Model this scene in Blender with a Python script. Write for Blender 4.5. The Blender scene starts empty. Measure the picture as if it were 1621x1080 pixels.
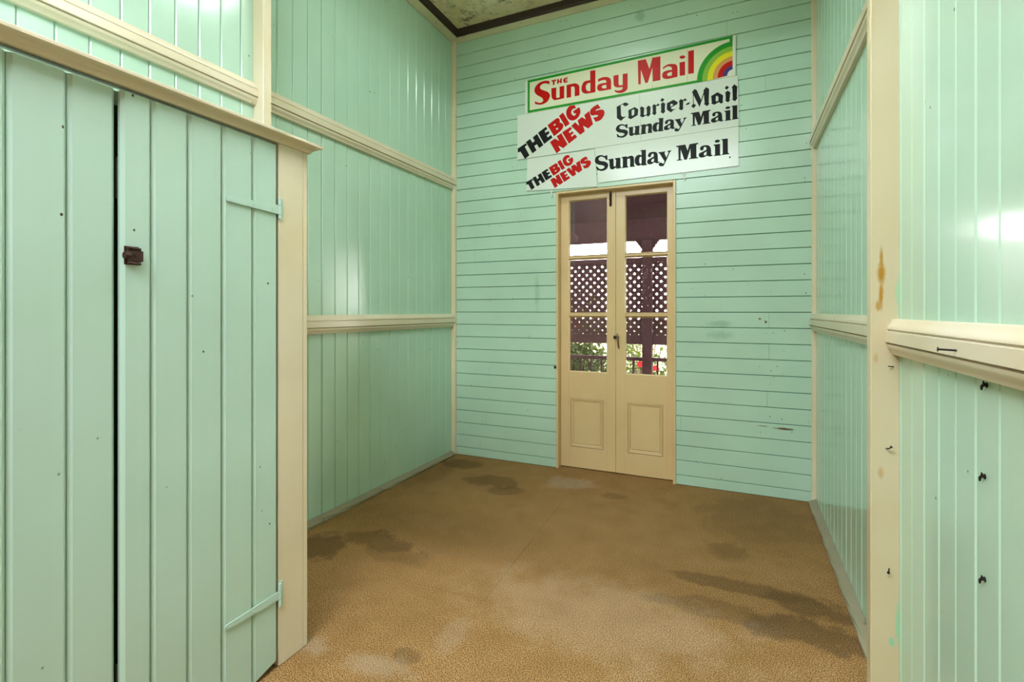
import bpy, bmesh, math, random
from mathutils import Vector, Matrix
from mathutils.geometry import tessellate_polygon

scene = bpy.context.scene
COL = scene.collection
RND = random.Random(7)

# ------------------------------------------------------------------ camera, world, exposure
cam_data = bpy.data.cameras.new('camera')
cam_data.sensor_width = 36.0
cam_data.lens = 787.8 / 1621 * 36.0
cam_data.shift_y = -47.5 / 1621
cam_data.clip_start = 0.02
cam = bpy.data.objects.new('camera', cam_data)
COL.objects.link(cam)
cam.location = (2.25, -3.76, 1.25)
cam.rotation_euler = (math.radians(90), 0, math.atan(0.4538))
scene.camera = cam

world = bpy.data.worlds.new('overcast_sky')
scene.world = world
world.use_nodes = True
_bg = world.node_tree.nodes['Background']
_bg.inputs[0].default_value = (1.0, 0.985, 0.97, 1)
_bg.inputs[1].default_value = 30.0

vs = scene.view_settings
vs.view_transform = 'Standard'
vs.look = 'None'
vs.gamma = 1.0
vs.use_curve_mapping = False
vs.exposure = 0.3
scene.cycles.use_light_tree = False
scene.cycles.max_bounces = 8
scene.cycles.diffuse_bounces = 4
scene.cycles.glossy_bounces = 4
scene.cycles.transparent_max_bounces = 12

LAMP_STRENGTH = 820.0         # strip light on the bulkhead, above the frame
DOME_STRENGTH = 21.0          # flat opal dome lamp on the far ceiling, above the frame
FILL_STRENGTH = 19.0      # added fill light panel in the ceiling behind the camera
LAMP_COLOUR = (0.92, 1.0, 1.02)
DOME_COLOUR = (0.86, 1.0, 0.93)
FILL_COLOUR = (0.90, 1.0, 1.06)

# ------------------------------------------------------------------ measured room (metres)
XL, XR = -0.02, 2.71          # left and right wall faces; the far wall is y = 0, the floor z = 0
PITCH = 0.1065
CEIL = 3.67
YREAR = -7.4

# ------------------------------------------------------------------ helpers
def srgb(r, g, b):
    f = lambda c: c / 12.92 if c <= 0.04045 else ((c + 0.055) / 1.055) ** 2.4
    return (f(r / 255), f(g / 255), f(b / 255), 1)


class MB:
    """collects faces of one mesh"""
    def __init__(self):
        self.v = []
        self.f = []

    def add(self, verts, faces):
        n = len(self.v)
        self.v += [tuple(p) for p in verts]
        self.f += [tuple(i + n for i in f) for f in faces]
        return self

    def box(self, x0, x1, y0, y1, z0, z1, bev=0.0):
        if bev <= 0:
            vs_ = [(x, y, z) for z in (z0, z1) for y in (y0, y1) for x in (x0, x1)]
            return self.add(vs_, [(0, 2, 3, 1), (4, 5, 7, 6), (0, 1, 5, 4), (2, 6, 7, 3), (0, 4, 6, 2), (1, 3, 7, 5)])
        bm = bmesh.new()
        bmesh.ops.create_cube(bm, size=1)
        for q in bm.verts:
            q.co = Vector(((x0 + x1) / 2 + q.co.x * (x1 - x0), (y0 + y1) / 2 + q.co.y * (y1 - y0), (z0 + z1) / 2 + q.co.z * (z1 - z0)))
        bmesh.ops.bevel(bm, geom=list(bm.edges), offset=bev, segments=1, affect='EDGES')
        return self.bm(bm)

    def bm(self, bm):
        bm.verts.ensure_lookup_table()
        self.add([q.co for q in bm.verts], [[q.index for q in f.verts] for f in bm.faces])
        bm.free()
        return self

    def prism(self, prof, a, b, place):
        """closed 2-D profile swept straight from a to b; place(p, q, t) gives the point"""
        n = len(prof)
        vs_ = [place(p, q, a) for p, q in prof] + [place(p, q, b) for p, q in prof]
        fs = [(i, (i + 1) % n, n + (i + 1) % n, n + i) for i in range(n)]
        tris = tessellate_polygon([[Vector((p, q, 0)) for p, q in prof]])
        fs += [tuple(t) for t in tris] + [tuple(n + i for i in reversed(t)) for t in tris]
        return self.add(vs_, fs)

    def tube(self, pts, r, seg=8, cap=True):
        pts = [Vector(p) for p in pts]
        rs = r if isinstance(r, (list, tuple)) else [r] * len(pts)
        rings = []
        ref = None
        for i, p in enumerate(pts):
            d = (pts[min(i + 1, len(pts) - 1)] - pts[max(i - 1, 0)]).normalized()
            if ref is None:
                ref = Vector((0, 0, 1)) if abs(d.z) < 0.9 else Vector((1, 0, 0))
            u = d.cross(ref).normalized()
            w = u.cross(d).normalized()
            ref = w
            rings.append([p + (u * math.cos(2 * math.pi * k / seg) + w * math.sin(2 * math.pi * k / seg)) * rs[i] for k in range(seg)])
        vs_ = [q for ring in rings for q in ring]
        fs = [(i * seg + k, i * seg + (k + 1) % seg, (i + 1) * seg + (k + 1) % seg, (i + 1) * seg + k)
              for i in range(len(pts) - 1) for k in range(seg)]
        if cap:
            fs += [tuple(range(seg - 1, -1, -1)), tuple((len(pts) - 1) * seg + k for k in range(seg))]
        return self.add(vs_, fs)

    def sphere(self, c, rx, ry=None, rz=None, seg=12, rings=8):
        ry = ry or rx
        rz = rz or rx
        bm = bmesh.new()
        bmesh.ops.create_uvsphere(bm, u_segments=seg, v_segments=rings, radius=1)
        for q in bm.verts:
            q.co = Vector((c[0] + q.co.x * rx, c[1] + q.co.y * ry, c[2] + q.co.z * rz))
        return self.bm(bm)

    def mesh(self, name, mat, smooth=False):
        me = bpy.data.meshes.new(name)
        me.from_pydata(self.v, [], self.f)
        bm = bmesh.new()
        bm.from_mesh(me)
        bmesh.ops.recalc_face_normals(bm, faces=bm.faces)
        bm.to_mesh(me)
        bm.free()
        me.materials.append(mat)
        if smooth:
            me.shade_smooth()
            if hasattr(me, 'set_sharp_from_angle'):
                me.set_sharp_from_angle(angle=math.radians(40))
        return me

    def build(self, name, mat, parent=None, smooth=False):
        return link(name, self.mesh(name, mat, smooth), parent)


def link(name, me, parent=None, loc=(0, 0, 0)):
    o = bpy.data.objects.new(name, me)
    COL.objects.link(o)
    o.location = loc
    if parent is not None:
        o.parent = parent
        o.matrix_parent_inverse = parent.matrix_world.inverted() if parent.type != 'EMPTY' else Matrix.Translation(parent.location).inverted()
    return o


def empty(name, loc):
    o = bpy.data.objects.new(name, None)
    o.empty_display_size = 0.05
    COL.objects.link(o)
    o.location = loc
    return o


def tag(o, label, cat, group=None, kind=None):
    o['label'] = label
    o['category'] = cat
    if group:
        o['group'] = group
    if kind:
        o['kind'] = kind
    return o


def struct(o, label, cat):
    return tag(o, label, cat, kind='structure')


# ------------------------------------------------------------------ materials (procedural, world-position based)
def nodes_of(name):
    m = bpy.data.materials.new(name)
    m.use_nodes = True
    nt = m.node_tree
    return m, nt, nt.nodes['Principled BSDF']


def N(nt, kind, **kw):
    n = nt.nodes.new(kind)
    for k, v in kw.items():
        if k.startswith('i_'):
            key = k[2:]
            n.inputs[int(key) if key.isdigit() else key.replace('_', ' ')].default_value = v
        else:
            setattr(n, k, v)
    return n


def ramp(nt, fac, stops, interp='LINEAR'):
    r = nt.nodes.new('ShaderNodeValToRGB')
    r.color_ramp.interpolation = interp
    els = r.color_ramp.elements
    while len(els) < len(stops):
        els.new(0.5)
    for e, (p, c) in zip(els, stops):
        e.position = p
        e.color = c if len(c) == 4 else (*c, 1)
    nt.links.new(fac, r.inputs[0])
    return r.outputs[0]


def mixc(nt, fac, a, b, mode='MIX'):
    m = nt.nodes.new('ShaderNodeMix')
    m.data_type = 'RGBA'
    m.blend_type = mode
    for sock, val in ((m.inputs[0], fac), (m.inputs[6], a), (m.inputs[7], b)):
        if hasattr(val, 'is_linked'):
            nt.links.new(val, sock)
        else:
            sock.default_value = val
    return m.outputs[2]


def position(nt, scale=(1, 1, 1), loc=(0, 0, 0)):
    g = nt.nodes.new('ShaderNodeNewGeometry')
    mp = N(nt, 'ShaderNodeMapping')
    mp.inputs['Scale'].default_value = scale
    mp.inputs['Location'].default_value = loc
    nt.links.new(g.outputs['Position'], mp.inputs['Vector'])
    return mp.outputs[0]


def noise(nt, vec, scale, detail=3.0, rough=0.5):
    n = N(nt, 'ShaderNodeTexNoise', i_Scale=scale, i_Detail=detail, i_Roughness=rough)
    nt.links.new(vec, n.inputs['Vector'])
    return n.outputs[0]


W1 = (1, 1, 1, 1)
K0 = (0, 0, 0, 1)


def N_scale(nt, sock, k):
    m = N(nt, 'ShaderNodeMath', operation='MULTIPLY')
    nt.links.new(sock, m.inputs[0])
    m.inputs[1].default_value = k
    return m.outputs[0]


def blobs(nt, spots, soft=0.5, wob=0.35, nscale=5.0):
    """mask of ragged stains at given places (x, y, z, rx, ry, rz, strength); a radius of 0 ignores that axis"""
    g = nt.nodes.new('ShaderNodeNewGeometry')
    nz = N(nt, 'ShaderNodeTexNoise', i_Scale=nscale, i_Detail=5.0, i_Roughness=0.65)
    nt.links.new(g.outputs['Position'], nz.inputs['Vector'])
    total = None
    for *c, rx, ry, rz, st in spots:
        k = [1 / r if r else 0.0 for r in (rx, ry, rz)]
        mp = N(nt, 'ShaderNodeMapping')
        mp.inputs['Scale'].default_value = k
        mp.inputs['Location'].default_value = [-a * b for a, b in zip(c, k)]
        nt.links.new(g.outputs['Position'], mp.inputs[0])
        ln = N(nt, 'ShaderNodeVectorMath', operation='LENGTH')
        nt.links.new(mp.outputs[0], ln.inputs[0])
        ad = N(nt, 'ShaderNodeMath', operation='MULTIPLY_ADD')
        nt.links.new(nz.outputs[0], ad.inputs[0])
        ad.inputs[1].default_value = 4.0 * wob
        nt.links.new(ln.outputs['Value'], ad.inputs[2])
        off = 2.0 * wob
        r = ramp(nt, N_scale(nt, ad.outputs[0], 0.25), [((1 + off - soft) / 4, (st,) * 3), ((1 + off + soft) / 4, K0)], 'EASE')
        total = r if total is None else mixc(nt, 1.0, total, r, 'SCREEN')
    return total


def paint(name, col, rough=0.3, grain=(1, 1, 1), stain=None, stain_amt=0.25, chips=0.0, chip_col=srgb(60, 48, 34), bump=0.04, wear=0.0, wear_col=srgb(150, 120, 80), spec=0.5, marks=()):
    """old gloss paint on timber: faint brush grain, blotchy yellowing, small chips and specks"""
    m, nt, b = nodes_of(name)
    p = position(nt)
    blot = noise(nt, p, 1.7, 2, 0.55)
    c = mixc(nt, ramp(nt, blot, [(0.36, K0), (0.68, W1)]), col, tuple(x * (1 - 0.08) for x in col[:3]) + (1,))
    if stain:
        sm = noise(nt, position(nt, loc=(3.1, 1.7, 5.2)), 2.6, 3, 0.55)
        s = nt.nodes.new('ShaderNodeMath')
        s.operation = 'MULTIPLY'
        s.inputs[1].default_value = stain_amt
        nt.links.new(ramp(nt, sm, [(0.38, K0), (0.85, W1)]), s.inputs[0])
        c = mixc(nt, s.outputs[0], c, stain)
    if wear > 0:
        wm = noise(nt, position(nt, loc=(7.7, 0.4, 2.2)), 9.0, 6, 0.7)
        c = mixc(nt, ramp(nt, wm, [(1 - wear - 0.02, K0), (1 - wear + 0.03, W1)]), c, wear_col)
    if chips > 0:
        v = N(nt, 'ShaderNodeTexVoronoi', i_Scale=26.0, i_Randomness=1.0)
        nt.links.new(position(nt, (1, 1, 0.8)), v.inputs['Vector'])
        dot = ramp(nt, v.outputs['Distance'], [(0.06, W1), (0.10, K0)])
        sel = ramp(nt, v.outputs['Color'], [(1 - chips, K0), (1 - chips + 0.01, W1)])
        clump = ramp(nt, noise(nt, position(nt, loc=(1.3, 9.1, 4.4)), 2.2, 2), [(0.46, K0), (0.56, W1)])
        k = mixc(nt, 1.0, mixc(nt, 1.0, dot, sel, 'MULTIPLY'), clump, 'MULTIPLY')
        c = mixc(nt, k, c, chip_col)
    for spots, mcol, soft_ in marks:
        c = mixc(nt, blobs(nt, spots, soft_, 0.5, 22.0), c, mcol)
    nt.links.new(c, b.inputs['Base Color'])
    g = noise(nt, position(nt, grain), 60, 2, 0.6)
    g2 = noise(nt, p, 7, 1, 0.5)
    bp = N(nt, 'ShaderNodeBump', i_Strength=bump, i_Distance=0.004)
    add = nt.nodes.new('ShaderNodeMath')
    nt.links.new(g, add.inputs[0])
    nt.links.new(g2, add.inputs[1])
    nt.links.new(add.outputs[0], bp.inputs['Height'])
    nt.links.new(bp.outputs[0], b.inputs['Normal'])
    b.inputs['Roughness'].default_value = rough
    b.inputs['Specular IOR Level'].default_value = spec
    return m


def plain(name, col, rough=0.6, metal=0.0, spec=0.5, var=0.12, scale=30):
    m, nt, b = nodes_of(name)
    n = noise(nt, position(nt), scale, 3)
    dark = tuple(x * (1 - var) for x in col[:3]) + (1,)
    nt.links.new(mixc(nt, n, col, dark), b.inputs['Base Color'])
    b.inputs['Roughness'].default_value = rough
    b.inputs['Metallic'].default_value = metal
    b.inputs['Specular IOR Level'].default_value = spec
    return m


MINT = srgb(190, 221, 199)
M = {}
M['mint_v'] = paint('mint_gloss_paint_vertical', MINT, 0.165, (1, 1, 0.05), srgb(160, 196, 150), 0.16, 0.26, bump=0.025)
M['mint_h'] = paint('mint_gloss_paint_horizontal', MINT, 0.25, (0.05, 1, 1), srgb(160, 196, 150), 0.16, 0.26, bump=0.03,
                    marks=[([(2.525, 0, 0.466, 0.05, 0, 0.007, 1.0), (2.386, 0, 1.197, 0.008, 0, 0.006, 1.0), (2.421, 0, 1.176, 0.007, 0, 0.008, 1.0),
                             (2.40, 0, 0.473, 0.03, 0, 0.003, 0.8)], srgb(104, 84, 58), 0.5),
                           ([(2.14, 0, 1.16, 0.075, 0, 0.02, 0.35), (2.14, 0, 1.08, 0.07, 0, 0.025, 0.3), (1.588, 0, 3.444, 0.03, 0, 0.04, 0.4), (0.766, 0, 1.40, 0.02, 0, 0.12, 0.25)], srgb(96, 140, 112), 0.6)])
M['mint_door'] = paint('mint_gloss_paint_cupboard', srgb(192, 220, 204), 0.26, (1, 1, 0.04), srgb(158, 196, 150), 0.18, 0.42, bump=0.035)
M['cream'] = paint('cream_gloss_trim_paint', srgb(232, 219, 192), 0.28, (1, 0.05, 1), srgb(190, 168, 96), 0.35, 0.05, wear=0.27)
M['cream_v'] = paint('cream_gloss_post_paint', srgb(232, 219, 190), 0.30, (1, 1, 0.05), srgb(196, 170, 92), 0.35, 0.06, wear=0.27)
M['post'] = paint('cream_gloss_paint_with_drips', srgb(212, 199, 164), 0.30, (1, 1, 0.05), srgb(196, 170, 92), 0.30, 0.08, wear=0.27,
                  marks=[([(2.664, -1.841, 1.42, 0.004, 0, 0.03, 0.9), (2.664, -1.841, 1.365, 0.009, 0, 0.03, 1.0), (2.663, -1.841, 1.30, 0.005, 0, 0.04, 1.0), (2.655, -1.841, 1.265, 0.005, 0, 0.014, 0.8),
                           (2.662, -1.841, 0.735, 0.007, 0, 0.016, 0.5), (2.65, -1.841, 1.10, 0.005, 0, 0.012, 0.4)], srgb(176, 128, 36), 0.7),
                         ([(2.691, -1.841, 0.208, 0.006, 0, 0.014, 1.0), (2.707, -1.841, 0.27, 0.006, 0, 0.06, 1.0), (2.707, -1.841, 1.30, 0.006, 0, 0.05, 0.7)], srgb(150, 205, 165), 0.5)])
M['cornice'] = paint('peeling_cream_cornice_paint', srgb(214, 206, 170), 0.45, (1, 1, 1), srgb(150, 140, 110), 0.5, 0.0, wear=0.34, wear_col=srgb(110, 96, 80))
M['doorpaint'] = paint('tan_cream_door_paint', srgb(228, 198, 148), 0.30, (1, 1, 0.06), srgb(190, 150, 90), 0.3, 0.05)
M['backing'] = plain('dark_board_gap', srgb(38, 62, 44), 0.9)
M['strip'] = paint('bare_grimy_skirting', srgb(152, 143, 118), 0.75, (1, 0.1, 1), srgb(120, 112, 88), 0.6, 0.0, wear=0.36, wear_col=srgb(95, 86, 64))
M['brownstrip'] = plain('dark_stained_strip', srgb(58, 36, 28), 0.5)
M['plainmint'] = plain('mint_wall_paint', MINT, 0.35)
M['rear'] = plain('brown_stained_rear_lining', srgb(120, 98, 78), 0.7)
M['rust'] = plain('rusted_brown_iron', srgb(74, 46, 38), 0.55, 0.35, var=0.5, scale=160)
M['dull'] = plain('dull_grey_steel', srgb(150, 140, 120), 0.4, 0.8, var=0.35, scale=120)
M['black'] = plain('blackened_nail_iron', srgb(34, 26, 22), 0.6, 0.4)
M['hinge'] = paint('mint_paint_over_iron', srgb(188, 216, 200), 0.35, chips=0.2)
M['whitemetal'] = plain('white_enamel_metal', srgb(222, 226, 216), 0.35)
M['signwhite'] = plain('white_sign_enamel', srgb(226, 232, 222), 0.16, var=0.03, scale=4, spec=0.3)
M['signcream'] = plain('aged_cream_sign_enamel', srgb(232, 230, 200), 0.55, var=0.05, scale=5, spec=0.2)
for nm, c in dict(red=(196, 22, 14), black_ink=(26, 28, 26), green=(44, 150, 46), leafgreen=(140, 186, 70), yellow=(236, 222, 40),
                  orange=(220, 156, 92), rainbow_red=(200, 24, 18), blue=(70, 62, 130)).items():
    M[nm] = plain('sign_' + nm, srgb(*c), 0.4, var=0.04, scale=8, spec=0.12)
M['veranda_dark'] = plain('dark_stained_veranda_timber', srgb(27, 15, 16), 0.9, spec=0.03)
M['lattice'] = plain('dark_brown_lattice_timber', srgb(27, 15, 16), 0.9, spec=0.03)
M['ground'] = plain('pale_yard_concrete', srgb(84, 90, 60), 0.95, spec=0.05)
M['stem'] = plain('brown_stem', srgb(70, 52, 34), 0.9)
M['petal'] = plain('crimson_petals', srgb(132, 8, 14), 0.7, spec=0.1)


def leaf_mat():
    m, nt, b = nodes_of('green_leaf')
    n = noise(nt, position(nt), 9, 2)
    nt.links.new(ramp(nt, n, [(0.3, srgb(12, 24, 6)), (0.55, srgb(26, 42, 10)), (0.75, srgb(56, 66, 18))]), b.inputs['Base Color'])
    b.inputs['Roughness'].default_value = 0.6
    b.inputs['Specular IOR Level'].default_value = 0.12
    tr = N(nt, 'ShaderNodeBsdfTranslucent')
    tr.inputs[0].default_value = srgb(84, 100, 22)
    mx = N(nt, 'ShaderNodeMixShader', i_0=0.15)
    nt.links.new(b.outputs[0], mx.inputs[1])
    nt.links.new(tr.outputs[0], mx.inputs[2])
    nt.links.new(mx.outputs[0], nt.nodes['Material Output'].inputs[0])
    return m


M['leaf'] = leaf_mat()


def glass_mat():
    """thin old pane: clear, reflecting at its Fresnel rate, with a film of dust, specks and streaks"""
    m, nt, b = nodes_of('dusty_window_glass')
    nt.nodes.remove(b)
    tr = N(nt, 'ShaderNodeBsdfTransparent')
    tr.inputs[0].default_value = (0.93, 0.90, 0.91, 1)
    gl = N(nt, 'ShaderNodeBsdfGlossy', i_Roughness=0.015)
    fr = N(nt, 'ShaderNodeFresnel', i_IOR=1.5)
    m1 = N(nt, 'ShaderNodeMixShader')
    nt.links.new(fr.outputs[0], m1.inputs[0])
    nt.links.new(tr.outputs[0], m1.inputs[1])
    nt.links.new(gl.outputs[0], m1.inputs[2])
    df = N(nt, 'ShaderNodeBsdfDiffuse')
    df.inputs[0].default_value = srgb(226, 200, 200)
    tl = N(nt, 'ShaderNodeBsdfTranslucent')
    tl.inputs[0].default_value = srgb(226, 200, 200)
    ds = N(nt, 'ShaderNodeMixShader', i_0=0.5)
    nt.links.new(df.outputs[0], ds.inputs[1])
    nt.links.new(tl.outputs[0], ds.inputs[2])
    film = ramp(nt, noise(nt, position(nt, (1, 1, 0.5)), 7, 5, 0.65), [(0.35, (0.003,) * 3), (0.75, (0.012,) * 3)])
    v = N(nt, 'ShaderNodeTexVoronoi', i_Scale=70.0)
    nt.links.new(position(nt), v.inputs['Vector'])
    dots = mixc(nt, 1.0, ramp(nt, v.outputs['Distance'], [(0.10, W1), (0.2, K0)]), ramp(nt, v.outputs['Color'], [(0.80, K0), (0.82, (0.09,) * 3)]), 'MULTIPLY')
    fac = mixc(nt, 1.0, film, dots, 'ADD')
    m2 = N(nt, 'ShaderNodeMixShader')
    nt.links.new(fac, m2.inputs[0])
    nt.links.new(m1.outputs[0], m2.inputs[1])
    nt.links.new(ds.outputs[0], m2.inputs[2])
    nt.links.new(m2.outputs[0], nt.nodes['Material Output'].inputs[0])
    return m


M['glass'] = glass_mat()


def carpet_mat():
    m, nt, b = nodes_of('worn_brown_loop_carpet')
    p = position(nt)
    fine = noise(nt, p, 250, 1, 0.6)
    mid = noise(nt, p, 6, 5, 0.6)
    c = ramp(nt, fine, [(0.38, srgb(84, 58, 30)), (0.5, srgb(146, 108, 64)), (0.62, srgb(196, 156, 106))])
    c = mixc(nt, ramp(nt, mid, [(0.35, K0), (0.75, (0.45,) * 3)]), c, srgb(112, 82, 38))
    z = 0.0
    dark = blobs(nt, [(x, y, z, rx, ry, 0, s_) for x, y, rx, ry, s_ in (
        (0.20, -0.22, 0.17, 0.12, 0.6), (0.60, -0.50, 0.20, 0.12, 0.6), (0.78, -0.62, 0.16, 0.08, 0.5), (0.12, -0.50, 0.12, 0.3, 0.35),
        (0.22, -1.78, 0.17, 0.12, 0.8), (0.45, -1.60, 0.20, 0.09, 0.6), (0.66, -1.70, 0.2, 0.07, 0.4), (0.7, -1.3, 0.4, 0.25, 0.25),
        (2.25, -1.28, 0.30, 0.06, 0.6), (2.52, -1.34, 0.16, 0.10, 0.7), (2.50, -1.52, 0.22, 0.10, 0.75), (2.18, -1.50, 0.22, 0.09, 0.5),
        (2.35, -0.45, 0.3, 0.4, 0.35), (2.2, -0.95, 0.10, 0.08, 0.4), (1.5, -0.42, 0.08, 0.05, 0.4), (1.15, -2.28, 0.05, 0.035, 0.5))], 0.28, 0.75, 6.0)
    c = mixc(nt, N_scale(nt, dark, 0.75), c, srgb(64, 48, 24))
    pale = blobs(nt, [(x, y, z, rx, ry, 0, s_) for x, y, rx, ry, s_ in (
        (1.10, -2.36, 0.11, 0.05, 0.2), (1.25, -2.10, 0.05, 0.09, 0.12), (1.12, -0.30, 0.16, 0.10, 0.22), (0.80, -2.38, 0.08, 0.04, 0.2), (1.75, -1.75, 0.5, 0.25, 0.12))], 0.5, 0.7, 6.0)
    c = mixc(nt, pale, c, srgb(184, 172, 156))
    nt.links.new(c, b.inputs['Base Color'])
    b.inputs['Roughness'].default_value = 0.95
    b.inputs['Specular IOR Level'].default_value = 0.15
    bp = N(nt, 'ShaderNodeBump', i_Strength=0.35, i_Distance=0.004)
    nt.links.new(fine, bp.inputs['Height'])
    nt.links.new(bp.outputs[0], b.inputs['Normal'])
    return m


M['carpet'] = carpet_mat()


def ceiling_mat():
    m, nt, b = nodes_of('mould_stained_ceiling')
    p = position(nt)
    c = ramp(nt, noise(nt, p, 3.0, 4), [(0.3, srgb(224, 200, 152)), (0.7, srgb(246, 232, 204))])
    vein = ramp(nt, noise(nt, position(nt, loc=(2, 2, 0)), 14, 8, 0.75), [(0.50, K0), (0.60, (0.8,) * 3)])
    zone = ramp(nt, noise(nt, position(nt, loc=(0.6, 0.2, 0)), 3.5, 3), [(0.36, K0), (0.56, W1)])
    c = mixc(nt, mixc(nt, 1.0, vein, zone, 'MULTIPLY'), c, srgb(70, 62, 48))
    nt.links.new(c, b.inputs['Base Color'])
    b.inputs['Roughness'].default_value = 0.7
    return m


M['ceiling'] = ceiling_mat()


def glow(name, col, strength):
    m, nt, b = nodes_of(name)
    b.inputs['Emission Color'].default_value = (*col, 1)
    b.inputs['Emission Strength'].default_value = strength
    b.inputs['Base Color'].default_value = (0.8, 0.8, 0.8, 1)
    return m


M['bulb'] = glow('lit_bulb', LAMP_COLOUR, LAMP_STRENGTH)
M['dome'] = glow('lit_opal_dome', DOME_COLOUR, DOME_STRENGTH)
M['fill_panel'] = glow('fill_panel_glow', FILL_COLOUR, FILL_STRENGTH)  # glow of the added fill panel, not daylight

# ================================================================== THE ROOM
wall_left = struct(MB().box(XL - 0.14, XL - 0.017, YREAR - 0.1, 0.12, -0.1, CEIL + 0.1).build('wall_left', M['backing']),
                   'long left wall of upright mint green tongue and groove boards behind the cupboard', 'wall')
wall_right = struct(MB().box(XR + 0.017, XR + 0.14, YREAR - 0.1, 0.12, -0.1, CEIL + 0.1).build('wall_right', M['backing']),
                    'right wall of upright mint green boards closest to the viewer', 'wall')
_w = MB()
_w.box(XL - 0.017, 0.934, 0.017, 0.12, -0.1, CEIL + 0.1)
_w.box(1.843, XR + 0.017, 0.017, 0.12, -0.1, CEIL + 0.1)
_w.box(0.934, 1.843, 0.017, 0.12, 2.196, CEIL + 0.1)
wall_back = struct(_w.build('wall_back', M['backing']), 'far wall of horizontal mint green boards around the french doors', 'wall')
wall_rear = struct(MB().box(XL - 0.017, XR + 0.017, YREAR - 0.1, YREAR, -0.1, CEIL + 0.1).build('wall_rear', M['rear']),
                   'plain wall closing the room behind the viewer', 'wall')
floor = struct(MB().box(XL - 0.017, XR + 0.017, YREAR, 0.12, -0.1, -0.012).build('floor', M['backing']),
               'floor covered with worn stained brown carpet', 'floor')
_c = MB()
_c.box(XL - 0.017, XR + 0.017, YREAR, 0.017, CEIL, CEIL + 0.1)
ceiling = struct(_c.build('ceiling', M['ceiling']), 'cream ceiling spotted with black mould', 'ceiling')

# ---- carpet pieces with open seams
def carpet(poly):
    bm = bmesh.new()
    vs_ = [bm.verts.new((x, y, 0.0)) for x, y in poly]
    f = bm.faces.new(vs_)
    r = bmesh.ops.extrude_face_region(bm, geom=[f])
    for q in r['geom']:
        if isinstance(q, bmesh.types.BMVert):
            q.co.z = -0.0118
    MB().bm(bm).build('carpet_piece', M['carpet'], floor)


carpet([(XL, 0.09), (1.172, 0.09), (1.252, -1.858), (XL, -1.862)])
carpet([(1.1734, 0.09), (XR, 0.09), (XR, -1.8540), (1.2534, -1.8581)])
carpet([(XL, -1.8630), (1.252, -1.8590), (XR, -1.8544), (XR, YREAR), (XL, YREAR)])

# ---- upright boards, left and right walls
def board_profile(w, c=0.0052, d=0.0052, gap=0.0007, t=0.0165):
    return [(gap, -t), (w - gap, -t), (w - gap, -d), (w - gap - c, 0), (gap + c, 0), (gap, -d)]


PV = 0.1067
bl = MB().prism(board_profile(PV), 0.0, CEIL, lambda p, q, t: (q, p, t)).mesh('board', M['mint_v'])
br = MB().prism(board_profile(PV), 0.0, CEIL, lambda p, q, t: (-q, p, t)).mesh('board', M['mint_v'])
for k in range(-1, 31):
    y = -0.127 - PV * (k + 1)
    w = PV
    if y + w > 0:
        w = -y
    o = link('board', bl, wall_left, (XL + RND.uniform(-0.0007, 0.0007), y, 0))
    o.scale.y = w / PV
yr0 = -1.965 + PV * 18
for k in range(0, 31):
    y = yr0 - PV * k
    w = PV if y + PV <= 0 else -y
    o = link('board', br, wall_right, (XR + RND.uniform(-0.0007, 0.0007), y, 0))
    o.scale.y = w / PV
MB().box(XL - 0.017, XL, YREAR, -0.127 - PV * 31, 0, CEIL).build('lining_panel', M['rear'], wall_left)
MB().box(XR, XR + 0.017, YREAR, yr0 - PV * 30, 0, CEIL).build('lining_panel', M['rear'], wall_right)

# ---- horizontal boards, far wall
HB = {}


def hboard(x0, x1, z0, z1):
    key = round(z1 - z0, 4)
    if key not in HB:
        HB[key] = MB().prism(board_profile(z1 - z0, 0.0026, 0.006, 0.0013), 0.0, 1.0, lambda p, q, t: (t, -q, p)).mesh('board', M['mint_h'])
    o = link('board', HB[key], wall_back, (x0, RND.uniform(-0.0008, 0.0008), z0))
    o.scale.x = x1 - x0


butts = {0: [], 1: [0.245], 3: [0.30], 4: [1.875], 6: [2.43], 9: [2.44], 11: [2.442], 21: [1.62], 29: [1.02], 30: [2.18], 26: [2.42], 22: [0.19], 16: [0.2]}
zs = [0.0] + [0.0695 + PITCH * k for k in range(33)] + [CEIL]
for k in range(len(zs) - 1):
    z0, z1 = zs[k], zs[k + 1]
    spans = [(XL, XR)] if z0 > 2.15 else [(XL, 0.934), (1.843, XR)]
    for b_ in butts.get(k, []):
        new = []
        for a0, a1 in spans:
            new += [(a0, b_ - 0.0005), (b_ + 0.0005, a1)] if a0 < b_ < a1 else [(a0, a1)]
        spans = new
    for a0, a1 in spans:
        hboard(a0, a1, z0, z1)

# ---- moulded rails
RAIL = [(0, 1.225), (0.017, 1.2245), (0.0195, 1.221), (0.021, 1.214), (0.027, 1.207), (0.0305, 1.199), (0.0305, 1.193), (0.0235, 1.1900), (0.0235, 1.1878),
        (0.0355, 1.1870), (0.0365, 1.1860), (0.0365, 1.1530), (0.0355, 1.1520), (0.0235, 1.1512), (0.0235, 1.1492), (0.0315, 1.146), (0.0315, 1.139),
        (0.027, 1.131), (0.0215, 1.126), (0.0195, 1.118), (0.017, 1.1135), (0, 1.113)]
_n = [0]


def rail(side, y0, y1, dz, label):
    _n[0] += 1
    if side == 'L':
        place = lambda p, q, t: (XL + p, t, q + dz)
    else:
        place = lambda p, q, t: (XR - p, t, q + dz)
    o = MB().prism(RAIL, y0, y1, place).build('trim_%d' % _n[0], M['cream'], smooth=True)
    return struct(o, label, 'rail')


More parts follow.
